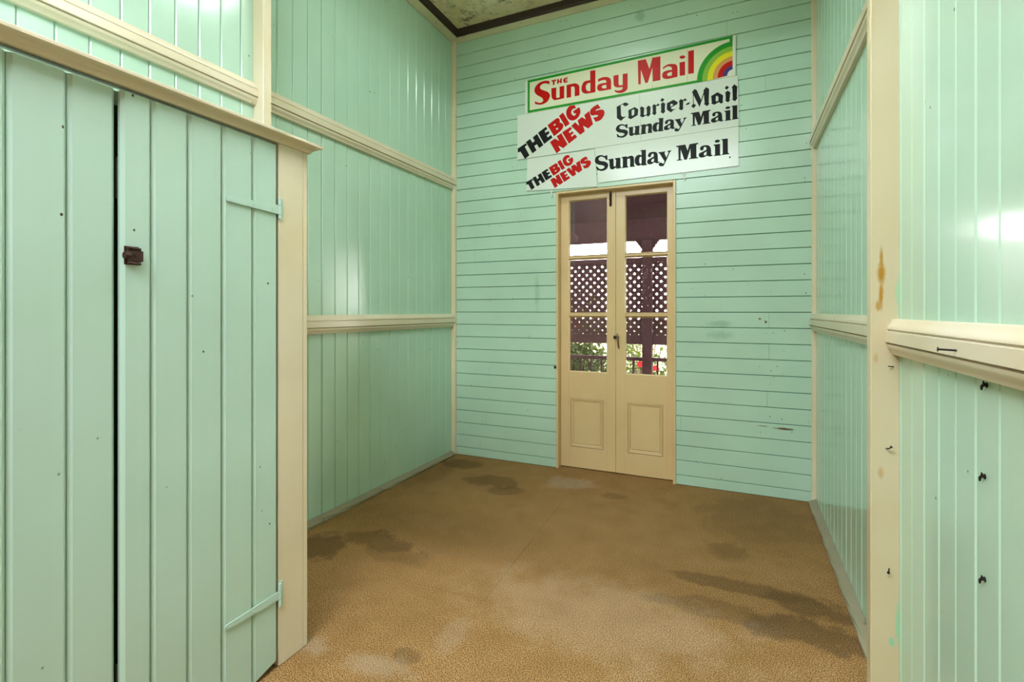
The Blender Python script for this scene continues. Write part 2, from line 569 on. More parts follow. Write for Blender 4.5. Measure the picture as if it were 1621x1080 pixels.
LPN, LPF, RPN, RPF = -1.978, -1.928, -1.841, -1.790      # near and far faces of the two wall posts
PD = 1.193
rail('L', -0.001, LPF, PD, 'cream picture rail on the left wall between its post and the far corner')
rail('L', LPN, -3.50, PD, 'cream picture rail on the left wall above the cupboard, before the post')
rail('L', -0.001, LPF, 0.0, 'cream waist rail on the left wall beyond the cupboard')
rail('L', LPN, -2.372, 0.0, 'cream waist rail on the left wall hidden beside the cupboard end')
rail('R', -0.001, RPF, PD, 'cream picture rail climbing the right wall from the far corner to the post')
rail('R', RPN, -3.50, PD, 'cream picture rail high on the right wall nearest the viewer')
rail('R', -0.001, RPF, 0.008, 'short cream waist rail on the right wall beyond the post')
rail('R', RPN, -3.50, 0.0, 'thick cream waist rail on the right wall nearest the viewer, with a nail')


def trim(mb, mat, label, cat, smooth=False):
    _n[0] += 1
    return struct(mb.build('trim_%d' % _n[0], mat, smooth=smooth), label, cat)


# ---- wall posts and corner beads
trim(MB().box(XL - 0.016, 0.052, LPN, LPF, 0, CEIL, 0.003), M['cream_v'], 'cream upright post on the left wall rising behind the cupboard top', 'post')
trim(MB().box(2.6355, XR + 0.016, RPN, RPF, 0, CEIL, 0.003), M['post'], 'cream upright post dividing the right wall, stained and nailed', 'post')
BEAD = [(0, 0), (0.033, 0), (0.033, 0.024), (0.024, 0.033), (0, 0.033)]
trim(MB().prism(BEAD, 0, CEIL - 0.02, lambda p, q, t: (XL + p, -q, t)), M['cream_v'], 'thin cream corner strip where left wall meets far wall', 'corner strip')
BEAD2 = [(0, 0), (0.024, 0), (0.024, 0.018), (0.018, 0.024), (0, 0.024)]
trim(MB().prism(BEAD2, 0, CEIL - 0.02, lambda p, q, t: (XR - p, -q, t)), M['cream_v'], 'thin cream corner strip where far wall meets right wall', 'corner strip')

# ---- ceiling cornices: a raked cream board and a dark strip above it
CORN = [(0, 3.583), (0.010, 3.583), (0.036, 3.611), (0.036, 3.618), (0, 3.618)]
DSTR = [(0.0, 3.618), (0.036, 3.618), (0.046, 3.640), (0.064, 3.652), (0.068, 3.6695), (0.0, 3.6695)]


CORN_L = [(0, 3.583), (0.010, 3.583), (0.055, 3.611), (0.055, 3.619), (0, 3.619)]
DSTR_L = [(0.0, 3.619), (0.055, 3.619), (0.062, 3.640), (0.080, 3.652), (0.084, 3.6695), (0.0, 3.6695)]


def cornice(place, a, b, label, CORN=CORN, DSTR=DSTR):
    o = trim(MB().prism(CORN, a, b, place), M['cornice'], label, 'cornice')
    MB().prism(DSTR, a, b, place).build('dark_strip', M['brownstrip'], o)


cornice(lambda p, q, t: (XL + p, t, q), -0.002, -1.86, 'peeling cream cornice with dark strip along the left wall top', CORN_L, DSTR_L)
cornice(lambda p, q, t: (XR - p, t, q), -0.002, -1.78, 'cream cornice along the top of the right wall')
cornice(lambda p, q, t: (t, -p, q), XL + 0.001, XR - 0.001, 'cream cornice with dark strip along the far wall top')

# ---- grimy skirting strips
SK = [(0, 0.001), (0.040, 0.001), (0.042, 0.012), (0.036, 0.020), (0.006, 0.034), (0, 0.034)]


def skirting(name, place, y0, y1, label):
    mb = MB()
    n = 26
    r = random.Random(3)
    rows = []
    for i in range(n + 1):
        t = y0 + (y1 - y0) * i / n
        row = []
        for p, q in SK:
            j = r.uniform(-0.0035, 0.0035) if 0.03 < p else 0
            row.append(place(p + j, max(0.001, q + (j * 0.6 if q > 0.005 else 0)), t))
        rows.append(row)
    m_ = len(SK)
    vs_ = [v for row in rows for v in row]
    fs = [(i * m_ + k, i * m_ + (k + 1) % m_, (i + 1) * m_ + (k + 1) % m_, (i + 1) * m_ + k) for i in range(n) for k in range(m_)]
    fs += [tuple(range(m_)), tuple(n * m_ + k for k in range(m_))]
    mb.add(vs_, fs)
    struct(mb.build(name, M['strip']), label, 'skirting')


skirting('baseboard_left', lambda p, q, t: (XL + p, t, q), -0.035, LPF, 'rough grey unpainted skirting strip under the left wall')
skirting('baseboard_right', lambda p, q, t: (XR - p, t, q), -0.026, RPF, 'grey grimy skirting strip at the foot of the right wall')

# ---- bulkhead over the two posts (above the frame); the lamp hangs on its near side
_b = MB()
for za, zb in ((3.30, CEIL),):
    _b.prism([(XL, LPN), (XR, RPN), (XR, RPF), (XL, LPF)], za, zb - 0.001, lambda p, q, t: (p, q, t))
struct(_b.build('wall_bulkhead', M['plainmint']), 'narrow bulkhead joining the two wall posts under the ceiling', 'wall')

# slim strip light fixed to the near face of the bulkhead; the bulkhead's lower edge cuts its light off on the floor
face = lambda x: LPN + (x - XL) / (XR - XL) * (RPN - LPN)
LX0, LX1, LZ = 1.55, 2.50, 3.55
lamp = tag(empty('strip_light', ((LX0 + LX1) / 2, face(2.02) - 0.03, LZ)), 'slim strip light fixed along the bulkhead above the viewer', 'lamp')
def ribbon(d0, d1, z0, z1):
    """a bar along the bulkhead between two distances from its face"""
    return MB().add([(x, face(x) - d, z) for z in (z0, z1) for d in (d0, d1) for x in (LX0, LX1)],
                    [(0, 2, 3, 1), (4, 5, 7, 6), (0, 1, 5, 4), (2, 6, 7, 3), (0, 4, 6, 2), (1, 3, 7, 5)])


ribbon(0.021, 0.033, LZ, LZ + 0.003).build('light_ribbon', M['bulb'], lamp)
ch_ = ribbon(0.0165, 0.0375, LZ + 0.0032, LZ + 0.020).build('channel', M['whitemetal'], lamp)
ribbon(0.0165, 0.0208, LZ - 0.0003, LZ + 0.0031).build('channel_lip', M['whitemetal'], lamp)
ribbon(0.0332, 0.0375, LZ - 0.0003, LZ + 0.0031).build('channel_lip', M['whitemetal'], lamp)
for x in (LX0 - 0.02, LX1 + 0.02):
    MB().box(x - 0.02, x + 0.02, face(x) - 0.045, face(x) - 0.001, LZ - 0.012, LZ + 0.02, 0.003).build('end_bracket', M['whitemetal'], lamp)

GX, GY = 1.35, -1.38
dome = tag(empty('ceiling_dome_lamp', (GX, GY, CEIL)), 'flat opal dome lamp on the far part of the ceiling', 'lamp')
MB().tube([(GX, GY, CEIL - 0.0005), (GX, GY, CEIL - 0.022)], [0.295, 0.295], 40).build('lamp_base', M['whitemetal'], dome, True)
MB().tube([(GX, GY, CEIL - 0.0225), (GX, GY, CEIL - 0.030), (GX, GY, CEIL - 0.034)], [0.28, 0.25, 0.15], 40).build('diffuser', M['dome'], dome, True)

fill_lamp = struct(empty('ceiling_fill_panel', (1.25, -5.1, CEIL)), 'glowing fill panel added in the ceiling behind the viewer', 'fill_panel')  # unseen glowing panel and frame, added to brighten the room from behind
MB().box(0.20, 2.30, -6.0, -4.2, CEIL - 0.016, CEIL - 0.006).build('fill_panel_face', M['fill_panel'], fill_lamp)
for x0, x1, y0, y1 in ((0.15, 0.20, -6.05, -4.15), (2.30, 2.35, -6.05, -4.15), (0.20, 2.30, -6.05, -6.0), (0.20, 2.30, -4.2, -4.15)):
    MB().box(x0, x1, y0, y1, CEIL - 0.022, CEIL - 0.0005).build('fill_panel_frame', M['whitemetal'], fill_lamp)

# ================================================================== FRENCH DOORS
door = struct(empty('door_1', (1.388, 0.05, 0)), 'pair of tan painted french doors with dusty panes in the far wall', 'door')
fr = MB()
fr.box(0.934, 0.951, -0.012, 0.118, 0.0, 2.196, 0.0025)
fr.box(1.8235, 1.843, -0.012, 0.118, 0.0, 2.196, 0.0025)
fr.box(0.9512, 1.8233, -0.012, 0.118, 2.1785, 2.196, 0.0025)
fr.build('door_frame', M['doorpaint'], door)
MB().box(0.9512, 1.8233, 0.092, 0.118, -0.0118, 0.012).build('threshold', M['veranda_dark'], door)

YF, YB = 0.052, 0.088           # door faces


def leaf(x0, x1, gx0, gx1, px0, px1, qx0, qx1, meet_left):
    lf = MB()
    zt, zb = 2.176, 0.008
    zg = [(0.767, 1.2035), (1.232, 1.6615), (1.6885, 2.131)]
    lf.box(x0, gx0, YF, YB, zb, zt, 0.0012)
    lf.box(gx1, x1, YF, YB, zb, zt, 0.0012)
    lf.box(gx0, gx1, YF, YB, 2.131, zt, 0.0012)
    o = lf.build('door_leaf', M['doorpaint'], door)
    # lower joinery: lock rail, bottom rail, infill stiles round the panel
    lw = MB()
    lw.box(gx0, gx1, YF, YB, 0.558, 0.767)
    lw.box(gx0, gx1, YF, YB, zb, 0.171)
    lw.box(gx0, px0, YF, YB, 0.171, 0.558)
    lw.box(px1, gx1, YF, YB, 0.171, 0.558)
    lw.build('lower_rail', M['doorpaint'], o)
    MB().box(px0, px1, YF + 0.006, YB - 0.004, 0.171, 0.558).build('door_panel', M['doorpaint'], o)
    # bead frame around the panel: mitred ring with a rounded top
    mo = MB()
    g = 0.0022
    rings = [(px0 + g, px1 - g, 0.171 + g, 0.558 - g, YF + 0.006), (px0 + g, px1 - g, 0.171 + g, 0.558 - g, YF + 0.001),
             (px0 + 0.006, px1 - 0.006, 0.177, 0.552, YF - 0.004), (px0 + 0.012, px1 - 0.012, 0.183, 0.546, YF - 0.002),
             (px0 + 0.0135, px1 - 0.0135, 0.1845, 0.5445, YF + 0.002), (px0 + 0.015, px1 - 0.015, 0.186, 0.543, YF - 0.001),
             (qx0 - 0.002, qx1 + 0.002, 0.196, 0.534, YF + 0.001), (qx0, qx1, 0.198, 0.532, YF + 0.006)]
    vs_, fs = [], []
    for a0, a1, b0, b1, y in rings:
        vs_ += [(a0, y, b0), (a1, y, b0), (a1, y, b1), (a0, y, b1)]
    for i in range(len(rings) - 1):
        for k in range(4):
            fs.append((4 * i + k, 4 * i + (k + 1) % 4, 4 * i + 4 + (k + 1) % 4, 4 * i + 4 + k))
    mo.add(vs_, fs)
    mo.build('panel_moulding', M['doorpaint'], o)
    MB().box(qx0 + 0.003, qx1 - 0.003, YF + 0.0005, YF + 0.007, 0.201, 0.529, 0.002).build('panel_field', M['doorpaint'], o)
    for za, zb_ in ((1.2035, 1.232), (1.6615, 1.6885)):
        MB().prism([(za, YB), (zb_, YB), (zb_, YF + 0.016), (zb_ - 0.008, YF + 0.004), (za + 0.008, YF + 0.004), (za, YF + 0.016)],
                   gx0, gx1, lambda p, q, t: (t, q, p)).build('glazing_bar', M['doorpaint'], o)
    for za, zb_ in zg:
        MB().box(gx0, gx1, YF + 0.020, YF + 0.0225, za, zb_).build('pane', M['glass'], o)
        put = MB()
        y0, y1 = YF + 0.008, YF + 0.0198
        outer = [(gx0, za), (gx1, za), (gx1, zb_), (gx0, zb_)]
        inner = [(gx0 + 0.006, za + 0.006), (gx1 - 0.006, za + 0.006), (gx1 - 0.006, zb_ - 0.006), (gx0 + 0.006, zb_ - 0.006)]
        put.add([(x, y0, z) for x, z in outer] + [(x, y1, z) for x, z in inner] + [(x, y1, z) for x, z in outer],
                [(k, (k + 1) % 4, 4 + (k + 1) % 4, 4 + k) for k in range(4)] + [(4 + k, 4 + (k + 1) % 4, 8 + (k + 1) % 4, 8 + k) for k in range(4)])
        put.build('glazing_bead', M['doorpaint'], o)
    return o


leafL = leaf(0.9525, 1.3945, 1.020, 1.327, 1.033, 1.300, 1.058, 1.277, False)
leafR = leaf(1.3965, 1.822, 1.467, 1.777, 1.485, 1.747, 1.508, 1.7255, True)
MB().box(1.381, 1.3955, YF - 0.006, YF - 0.0002, 1.20, 2.174, 0.002).build('cover_strip', M['doorpaint'], leafL)
bo = MB()
bo.box(1.346, 1.366, YF - 0.003, YF - 0.0002, 2.060, 2.160, 0.001)
bo.tube([(1.356, YF - 0.008, 2.055), (1.356, YF - 0.008, 2.172)], 0.0045)
bo.tube([(1.356, YF - 0.008, 2.085), (1.356, YF - 0.022, 2.082)], 0.003)
for z in (2.075, 2.115, 2.15):
    bo.box(1.347, 1.365, YF - 0.014, YF - 0.003, z - 0.005, z + 0.005, 0.0015)
bo.build('barrel_bolt', M['rust'], leafL)
ha = MB()
ha.box(1.380, 1.3945, YF - 0.012, YF - 0.0002, 1.036, 1.062, 0.003)
ha.tube([(1.388, YF - 0.010, 1.050), (1.406, YF - 0.024, 1.052), (1.414, YF - 0.024, 1.050)], [0.009, 0.008, 0.007], 10)
ha.build('latch_box', M['rust'], leafL, True)
hb = MB()
hb.tube([(1.411, YF - 0.022, 1.078), (1.413, YF - 0.024, 1.052), (1.416, YF - 0.022, 1.02), (1.419, YF - 0.018, 0.985), (1.421, YF - 0.010, 0.966)], [0.004, 0.007, 0.006, 0.006, 0.005], 10)
hb.tube([(1.413, YF - 0.0002, 1.052), (1.413, YF - 0.024, 1.052)], 0.009, 10)
hb.build('lever_handle', M['dull'], leafR, True)

# little iron keeper let into the boards left of the frame
tag(MB().box(0.914, 0.9325, -0.006, 0.001, 0.790, 0.812, 0.002).build('iron_keeper', M['black']), 'small black square iron keeper beside the left door jamb', 'door keeper')

# ================================================================== CUPBOARD
XC = 0.782
YE = -2.378                      # its far end
cup = tag(empty('cupboard', (0.39, -2.95, 0)), 'tall mint green boarded cupboard with cream corner post along the left wall', 'cupboard')
MB().box(XC - 0.045, XC, -2.507, YE - 0.022, 0.001, 1.845, 0.002).build('corner_post', M['cream_v'], cup)
MB().box(XC - 0.045, XC, -3.64, -3.53, 0.001, 1.845, 0.002).build('corner_post', M['cream_v'], cup)
MB().box(XL + 0.002, XC - 0.001, YE - 0.0215, YE, 0.001, 1.845, 0.002).build('end_panel', M['cream_v'], cup)
MB().box(XL + 0.002, XC - 0.05, -3.64, YE - 0.023, 1.80, 1.84).build('top_panel', M['mint_door'], cup)
MB().box(XC - 0.06, XC - 0.045, -3.54, -2.50, 0.001, 1.80).build('dark_interior', M['backing'], cup)
# cove cornice with a mitred return at the far end
CP = [(0.0, 1.838), (0.004, 1.838), (0.008, 1.8395), (0.0105, 1.8445), (0.0165, 1.8515), (0.025, 1.8565), (0.036, 1.8595), (0.0375, 1.8605), (0.0400, 1.862),
      (0.0400, 1.870), (0.0375, 1.872), (0.0, 1.874), (-0.05, 1.874), (-0.05, 1.8455), (0.0, 1.8455)]
path = [((XC, -3.66), (1, 0)), ((XC, YE), (1, 1)), ((XL + 0.02, YE), (0, 1))]
vs_, fs = [], []
for (x, y), (dx, dy) in path:
    for p, z in CP:
        vs_.append((x + p * dx, y + p * dy, z))
n_ = len(CP)
for i in range(2):
    for k in range(n_):
        fs.append((i * n_ + k, i * n_ + (k + 1) % n_, (i + 1) * n_ + (k + 1) % n_, (i + 1) * n_ + k))
for base, rev in ((0, False), (2 * n_, True)):
    for t in tessellate_polygon([[Vector((p, z, 0)) for p, z in CP]]):
        fs.append(tuple(base + i for i in t))
MB().add(vs_, fs).build('cornice', M['cream'], cup, True)


def cup_board(parent, y0, y1, x, z0=0.012, z1=1.828, ch=0.005, cut=0.0, tilt=0.0):
    """one upright door board with eased edges; cut clips the lower far corner, tilt leans the edges a touch"""
    w = y1 - y0
    prof = board_profile(w, ch, 0.0085, 0.0006, 0.018)
    mb = MB()
    if cut:
        n = len(prof)
        # ring at bottom follows the clipped corner
        vs_ = []
        for zz in (0, 1):
            for p, q in prof:
                z = z1 if zz else z0 + max(0.0, p - (w - cut)) * 0.55
                vs_.append((x + q, y0 + p, z))
        f_ = [(i, (i + 1) % n, n + (i + 1) % n, n + i) for i in range(n)] + [tuple(range(n)), tuple(range(2 * n - 1, n - 1, -1))]
        mb.add(vs_, f_)
    else:
        mb.prism(prof, z0, z1, lambda p, q, t: (x + q, y0 + p + tilt * (t - 0.9), t))
    return mb.build('board', M['mint_door'], parent)


dr = MB().box(XC - 0.040, XC - 0.019, -2.99, -2.515, 0.20, 0.31).build('door', M['mint_door'], cup)
MB().box(XC - 0.040, XC - 0.019, -2.99, -2.515, 1.55, 1.66).build('ledge', M['mint_door'], dr)
js = [-2.9985, -2.923, -2.823, -2.717, -2.610, -2.5125]
for i in range(5):
    cup_board(dr, js[i], js[i + 1], XC + 0.004 + RND.uniform(-0.0012, 0.0012), ch=0.0085, cut=0.045 if i == 4 else 0.0)
dl = MB().box(XC - 0.050, XC - 0.0285, -3.50, -3.02, 0.20, 0.31).build('door', M['mint_door'], cup)
MB().box(XC - 0.050, XC - 0.0285, -3.50, -3.02, 1.55, 1.66).build('ledge', M['mint_door'], dl)
js = [-3.528, -3.432, -3.325, -3.218, -3.108, -3.0065]
for i in range(5):
    cup_board(dl, js[i], js[i + 1], XC - 0.006 + RND.uniform(-0.0012, 0.0012), ch=0.0085)


def strap(z, h0, h1, y0, y1, pz0, pz1):
    mb = MB()
    x = XC + 0.0058
    pr = [(y0, z - h0), (y1, z - h1), (y1, z + h1), (y0, z + h0), (y0 - 0.005, z + h0 * 0.5), (y0 - 0.005, z - h0 * 0.5)]
    mb.prism(pr, x, x + 0.0035, lambda p, q, t: (t, p, q))
    mb.box(XC + 0.0002, XC + 0.0035, -2.506, -2.492, pz0, pz1, 0.0008)
    for a, b in ((pz0 + 0.004, z - h1 - 0.002), (z - h1, z + h1), (z + h1 + 0.002, pz1 - 0.004)):
        mb.tube([(XC + 0.0075, -2.509, a), (XC + 0.0075, -2.509, b)], 0.0055, 10)
    for yy in (y0 + 0.012, (y0 + y1) / 2 - 0.005, y1 - 0.03):
        mb.tube([(x + 0.003, yy, z - 0.002), (x + 0.0052, yy, z - 0.002)], 0.0042, 8)
    o = mb.build('strap_hinge', M['hinge'], dr)
    return o


strap(1.604, 0.0085, 0.0165, -2.707, -2.509, 1.569, 1.646)
strap(0.256, 0.0085, 0.0145, -2.711, -2.509, 0.212, 0.299)
# rusty rim latch on the far leaf
la = MB()
la.box(XC + 0.0055, XC + 0.008, -2.9945, -2.959, 1.372, 1.421, 0.0008)
la.box(XC + 0.0078, XC + 0.017, -2.991, -2.957, 1.380, 1.412, 0.0015)
la.tube([(XC + 0.0165, -2.990, 1.416), (XC + 0.0165, -2.960, 1.414)], 0.0035)
la.tube([(XC + 0.0165, -2.990, 1.377), (XC + 0.0165, -2.960, 1.375)], 0.0035)
la.tube([(XC + 0.012, -2.9965, 1.396), (XC + 0.012, -2.984, 1.396)], 0.010, 8)
la.box(XC + 0.0058, XC + 0.0135, -2.957, -2.951, 1.382, 1.410, 0.001)
la.tube([(XC + 0.016, -2.972, 1.397), (XC + 0.021, -2.972, 1.397)], 0.004, 8)
la.build('latch', M['rust'], dr)

# ================================================================== SIGNS
LETTERS = {
    'red1': ('8787,30873 8590,30953~ 8308,30991~ 7938,30929~ 7623,30722~ 7490,30398~ 7565,30144~ 7795,29915~ 8109,29699~ 8251,29462~ 8137,29311~ 7881,29313~ 7536,29480 7536,29282 7881,29153~ 8251,29143~ 8618,29291~ 8815,29627~ 8804,29840~ 8618,30059~ 8279,30243~ 8023,30407~ 7978,30575~ 8109,30737~ 8364,30784~ 8590,30725~ 8787,30625;8972,30906 9362,30916 9362,30800 9217,30796 9206,30514 9067,30504 9078,30791 8955,30788;9445,30905 9583,30915 9572,30760 9682,30759 9704,30923 9831,30909 9814,30546 9677,30546 9677,30651 9566,30651 9555,30527 9428,30541;10170,30905~ 10306,30910 10306,30806 10099,30794 10099,30752 10279,30749 10290,30664 10099,30659 10099,30617 10306,30609 10317,30518 10088,30510~ 9979,30567~ 9951,30755~ 10006,30864~;8938,30280 9362,30275 9362,29529~ 9428,29438~ 9638,29438 9638,30291 10023,30287 10023,29307 9262,29284~ 9050,29427~ 8961,29627~;10214,30304 10793,30319~ 11061,30247~ 11232,30071~ 11264,29859~ 11264,29308 10874,29296 10874,29931~ 10793,30076~ 10588,30088 10588,29284 10214,29289;12119,31042 12536,31019 12536,29318 11909,29330~ 11620,29408~ 11445,29620~ 11445,29979~ 11593,30259~ 11804,30332~ 12119,30328|12145,30119 11936,30117~ 11794,29965~ 11794,29709~ 11909,29535~ 12130,29479;12742,30284 13102,30360~ 13459,30306~ 13687,30136~ 13753,29898~ 13753,29322 13000,29335~ 12768,29402~ 12675,29572~ 12717,29817~ 12948,29900~ 13383,29893 13383,29994~ 13281,30114~ 13000,30133~ 12742,30066|13383,29727 13153,29735~ 13025,29658~ 13102,29518~ 13383,29466;13929,30314 14315,30314 14315,29641~ 14389,29503~ 14623,29484 14623,30303 14997,30288 14997,29364~ 14958,29099~ 14712,28922~ 14365,28925~ 14115,29030~ 14000,29176 14015,29209 14315,29119~ 14588,29168~ 14623,29335 14265,29362~ 14040,29469~ 13939,29687~;15744,31072 16320,31068 16590,30298 16794,31071 17365,31056 17365,29324 16827,29321 16803,30376 16472,29316 16296,29301 15970,30350 15956,29302 15778,29301;17542,30217 17874,30360~ 18241,30322~ 18477,30203~ 18550,29927~ 18550,29333 17897,29308~ 17597,29399~ 17491,29564~ 17551,29840~ 17828,29929~ 18172,29908 18149,30079~ 18012,30188~ 17782,30201~ 17551,30047|18172,29765 17966,29758~ 17828,29642~ 17920,29518~ 18149,29497;18686,30335 19068,30332 19068,29350 18704,29365;19079,30664~ 19062,30606~ 18997,30566~ 18904,30556~ 18806,30578~ 18730,30626~ 18697,30688~ 18714,30747~ 18779,30787~ 18873,30797~ 18970,30774~ 19046,30726~;19278,31013 19663,31028 19663,29374 19278,29389'),
    'the2': ('5994,25875 6734,26227 6827,26048 6630,25941 7043,25186 6656,24936 6240,25602 6004,25537;6723,26310 7104,26508 7309,26171 7503,26285 7330,26604 7706,26837 8261,25859 7899,25655 7696,25998 7462,25889 7666,25516 7309,25308;7787,26915 8471,27295 8600,27103 8361,26961 8436,26809 8685,26936 8784,26734 8536,26584 8620,26417 8918,26574 9031,26339 8321,25935'),
    'big2': ('8600,27392 9302,27795~ 9522,27815~ 9644,27670~ 9634,27455 9838,27363~ 9945,27184~ 9887,26963~ 9693,26761~ 9164,26431|9115,27369 9263,27429 9312,27320 9179,27247|9312,27013 9473,27072 9522,26972 9375,26892;9571,27983 9911,28204 10474,27240 10119,27029;10846,28675 10512,28655~ 10249,28424~ 10167,28116~ 10273,27731~ 10512,27500~ 10798,27441~ 11130,27593~ 11328,27925~ 11318,28222~ 11215,28398 10727,28152 10846,27949 10979,27991 10917,27833~ 10798,27806~ 10632,27948~ 10598,28159~ 10727,28344~ 10979,28370;8809,26016 9213,26238 9585,26014 9380,26400 9765,26589 10297,25637 9945,25377 9522,25620 9717,25256 9375,25037;9838,26656 10551,26976 10646,26792 10393,26610 10465,26471 10679,26613 10798,26449 10560,26288 10632,26186 10893,26344 11073,26090 10393,25670;10584,27031 10903,27274 11233,26940 11106,27392 11450,27596 11762,27356 11637,27715 12027,27967 12341,26904 11971,26623 11553,26900 11693,26453 11318,26236;12716,28376 12387,28244~ 12133,28040~ 12110,27773~ 12249,27584~ 12524,27579~ 12730,27514~ 12639,27417~ 12341,27398 12547,27042 12934,27124~ 13183,27418~ 13229,27700~ 13093,27901~ 12798,27928~ 12547,27894~ 12639,28000~ 12934,28039'),
    'cour': ('14166,27937 14811,28155 15084,27999 14954,27890~ 14758,27880~ 14627,28034 14474,27994 14496,27244 14584,27098 14932,27094 14737,27008~ 14496,26814 14179,27076;15041,27526 15515,27686 15771,27469 15729,27043 15214,26822 15019,26962 15054,27088|15287,27485 15442,27533 15485,27474 15472,27128 15343,27054 15287,27115;16026,27655 16208,27503 16175,27013 16259,26948 16394,27021 16385,27387 16335,27460 16511,27632 16666,27499 16637,27024 16679,26974 16490,26803 16364,26931 16069,26815 15878,26976 15942,27052 15929,27442 15878,27537;16908,27671 17053,27552 17210,27661 17321,27515 17198,27485 17061,27487 17053,27040 17094,26982 16949,26831 16770,27002 16825,27078 16812,27444 16770,27506;17526,27692 17698,27569 17670,27065 17719,27015 17567,26849 17362,27010 17416,27086 17403,27535 17375,27582;17485,28021 17649,27874 17506,27721 17342,27843;17812,27570 18278,27742 18567,27523 18539,27390 18096,27205 18157,27077 18499,27065 18318,27020~ 18096,26855 17812,27105|18056,27444 18157,27481 18258,27367 18076,27271;18778,27716 18925,27607 19076,27714 19202,27558 19056,27509 18949,27553 18925,27085 18965,27024 18830,26871 18627,27039 18687,27113 18679,27504 18627,27555;19084,27204 19194,27343 19430,27385 19320,27226;19703,28256 19851,28154 20137,27414 20314,27938 20284,28034 20468,28250 20666,28086 20636,27122 20685,27060 20544,26892 20322,27082 20372,27156 20322,27752 20033,26918 19633,27834 19653,27210 19812,27100 19657,26899 19477,27062 19606,27218 19594,27966 19516,28050;20799,27563 21214,27753 21577,27472 21540,27066 21589,26997 21439,26914 21290,27049 21007,26915 20799,27033 20837,27108|21102,27489 21196,27513 21271,27398 21263,27155 21139,27116 21090,27186;21848,27746 22033,27604 21978,27111 22022,27063 21885,26933 21693,27080 21737,27133 21719,27580 21674,27617;21793,28104 21948,27970 21811,27818 21663,27942;22272,28110 22466,27925 22436,27190 22491,27140 22327,26929 22125,27085 22180,27135 22155,27843 22107,27912'),
    'sun2': ('14892,26504 14986,26513 14978,26191 14885,26207 14779,26365~ 14575,26459~ 14406,26406~ 14371,26289~ 14489,26186~ 14765,26123~ 14951,26013~ 15011,25854~ 14913,25655~ 14697,25547~ 14469,25548~ 14298,25627 14241,25567 14152,25863 14234,25865 14373,25710~ 14564,25665~ 14733,25738~ 14730,25819~ 14595,25898~ 14318,25976~ 14132,26126~ 14107,26292~ 14206,26477~ 14422,26557~ 14632,26543~ 14803,26469~;15040,26239 15397,26248 15382,25815~ 15419,25738~ 15516,25753 15563,26149 15512,26165 15483,26255 15860,26255 15833,25672 15893,25650 15890,25586 15554,25573 15545,25654 15306,25566~ 15153,25614~ 15103,25764~ 15098,26152 15036,26175;15946,26277 16286,26293 16306,26227 16539,26297~ 16704,26247~ 16762,26098~ 16744,25656 16809,25633 16806,25586 16448,25592 16469,25653 16499,26063~ 16429,26134~ 16309,26100 16295,25671 16360,25633 16357,25579 15930,25575 15933,25629 15989,25656 16019,26179 15952,26203;17214,26568 17566,26558 17527,25684 17590,25646 17587,25599 17232,25598 17229,25668 17034,25610~ 16857,25707~ 16793,25936~ 16867,26181~ 17073,26300~ 17262,26247 17275,26482 17217,26504|17230,26156~ 17146,26134~ 17094,25966~ 17110,25775~ 17173,25721~ 17235,25762 17261,26106;17675,26169~ 17766,26331~ 17996,26374~ 18220,26317~ 18300,26146~ 18302,25772~ 18348,25721~ 18419,25729 18377,25671~ 18214,25642~ 18057,25721 17889,25629~ 17694,25634~ 17608,25738~ 17644,25906~ 17845,25994~ 18045,26081 18052,26205~ 17990,26259~ 17889,26208~ 17867,26101~ 17751,26067~|18038,25957~ 17904,25894~ 17882,25787~ 17961,25747~ 18045,25800 18053,25940;18348,26302 18791,26313 18794,26251 18729,26237 18840,25930 18999,26221 18937,26253 18941,26321 19164,26341 19160,26271 19095,26247 18689,25513~ 18556,25428~ 18397,25451~ 18332,25551~ 18375,25640~ 18505,25657~ 18566,25604~ 18629,25582~ 18715,25697 18439,26208 18361,26248;19453,26585 20000,26601 20128,26208 20250,26593 20757,26611 20757,26527 20653,26509 20654,25736 20752,25718 20752,25655 20215,25664 20215,25720 20314,25730 20299,26311 20095,25663 19935,25651 19720,26323 19711,25725 19814,25697 19814,25650 19473,25653 19473,25706 19589,25715 19575,26499 19453,26509;20864,26192~ 20918,26356~ 21125,26407~ 21359,26367~ 21489,26189~ 21517,25815~ 21560,25748~ 21618,25766 21574,25700~ 21414,25680~ 21283,25752 21092,25682~ 20900,25681~ 20791,25797~ 20828,25948~ 21035,26031~ 21235,26129 21236,26237~ 21154,26310~ 21080,26257~ 21065,26151~ 20961,26111~|21234,26005~ 21108,25928~ 21092,25822~ 21166,25782~ 21239,25834 21246,25988;21650,26378 22026,26381 22023,25737 22074,25709 22074,25669 21676,25678 21676,25728 21734,25742 21731,26287 21656,26316;22016,26569~ 22003,26523~ 21954,26488~ 21882,26472~ 21807,26480~ 21747,26509~ 21720,26553~ 21733,26599~ 21782,26635~ 21854,26651~ 21930,26643~ 21989,26613~;22108,26646 22462,26649 22466,25773 22531,25756 22531,25689 22123,25685 22123,25740 22172,25758 22170,26561 22113,26574'),
    'the3': ('6750,23042 7298,23254 7363,23124 7217,23059 7504,22515 7216,22360 6924,22842 6751,22808;7292,23311 7576,23432 7719,23188 7864,23259 7743,23488 8024,23634 8414,22927 8143,22801 8001,23050 7826,22985 7969,22716 7702,22588;8086,23684 8598,23920 8690,23779 8510,23691 8562,23582 8749,23659 8818,23514 8632,23420 8691,23300 8914,23396 8994,23227 8460,22977'),
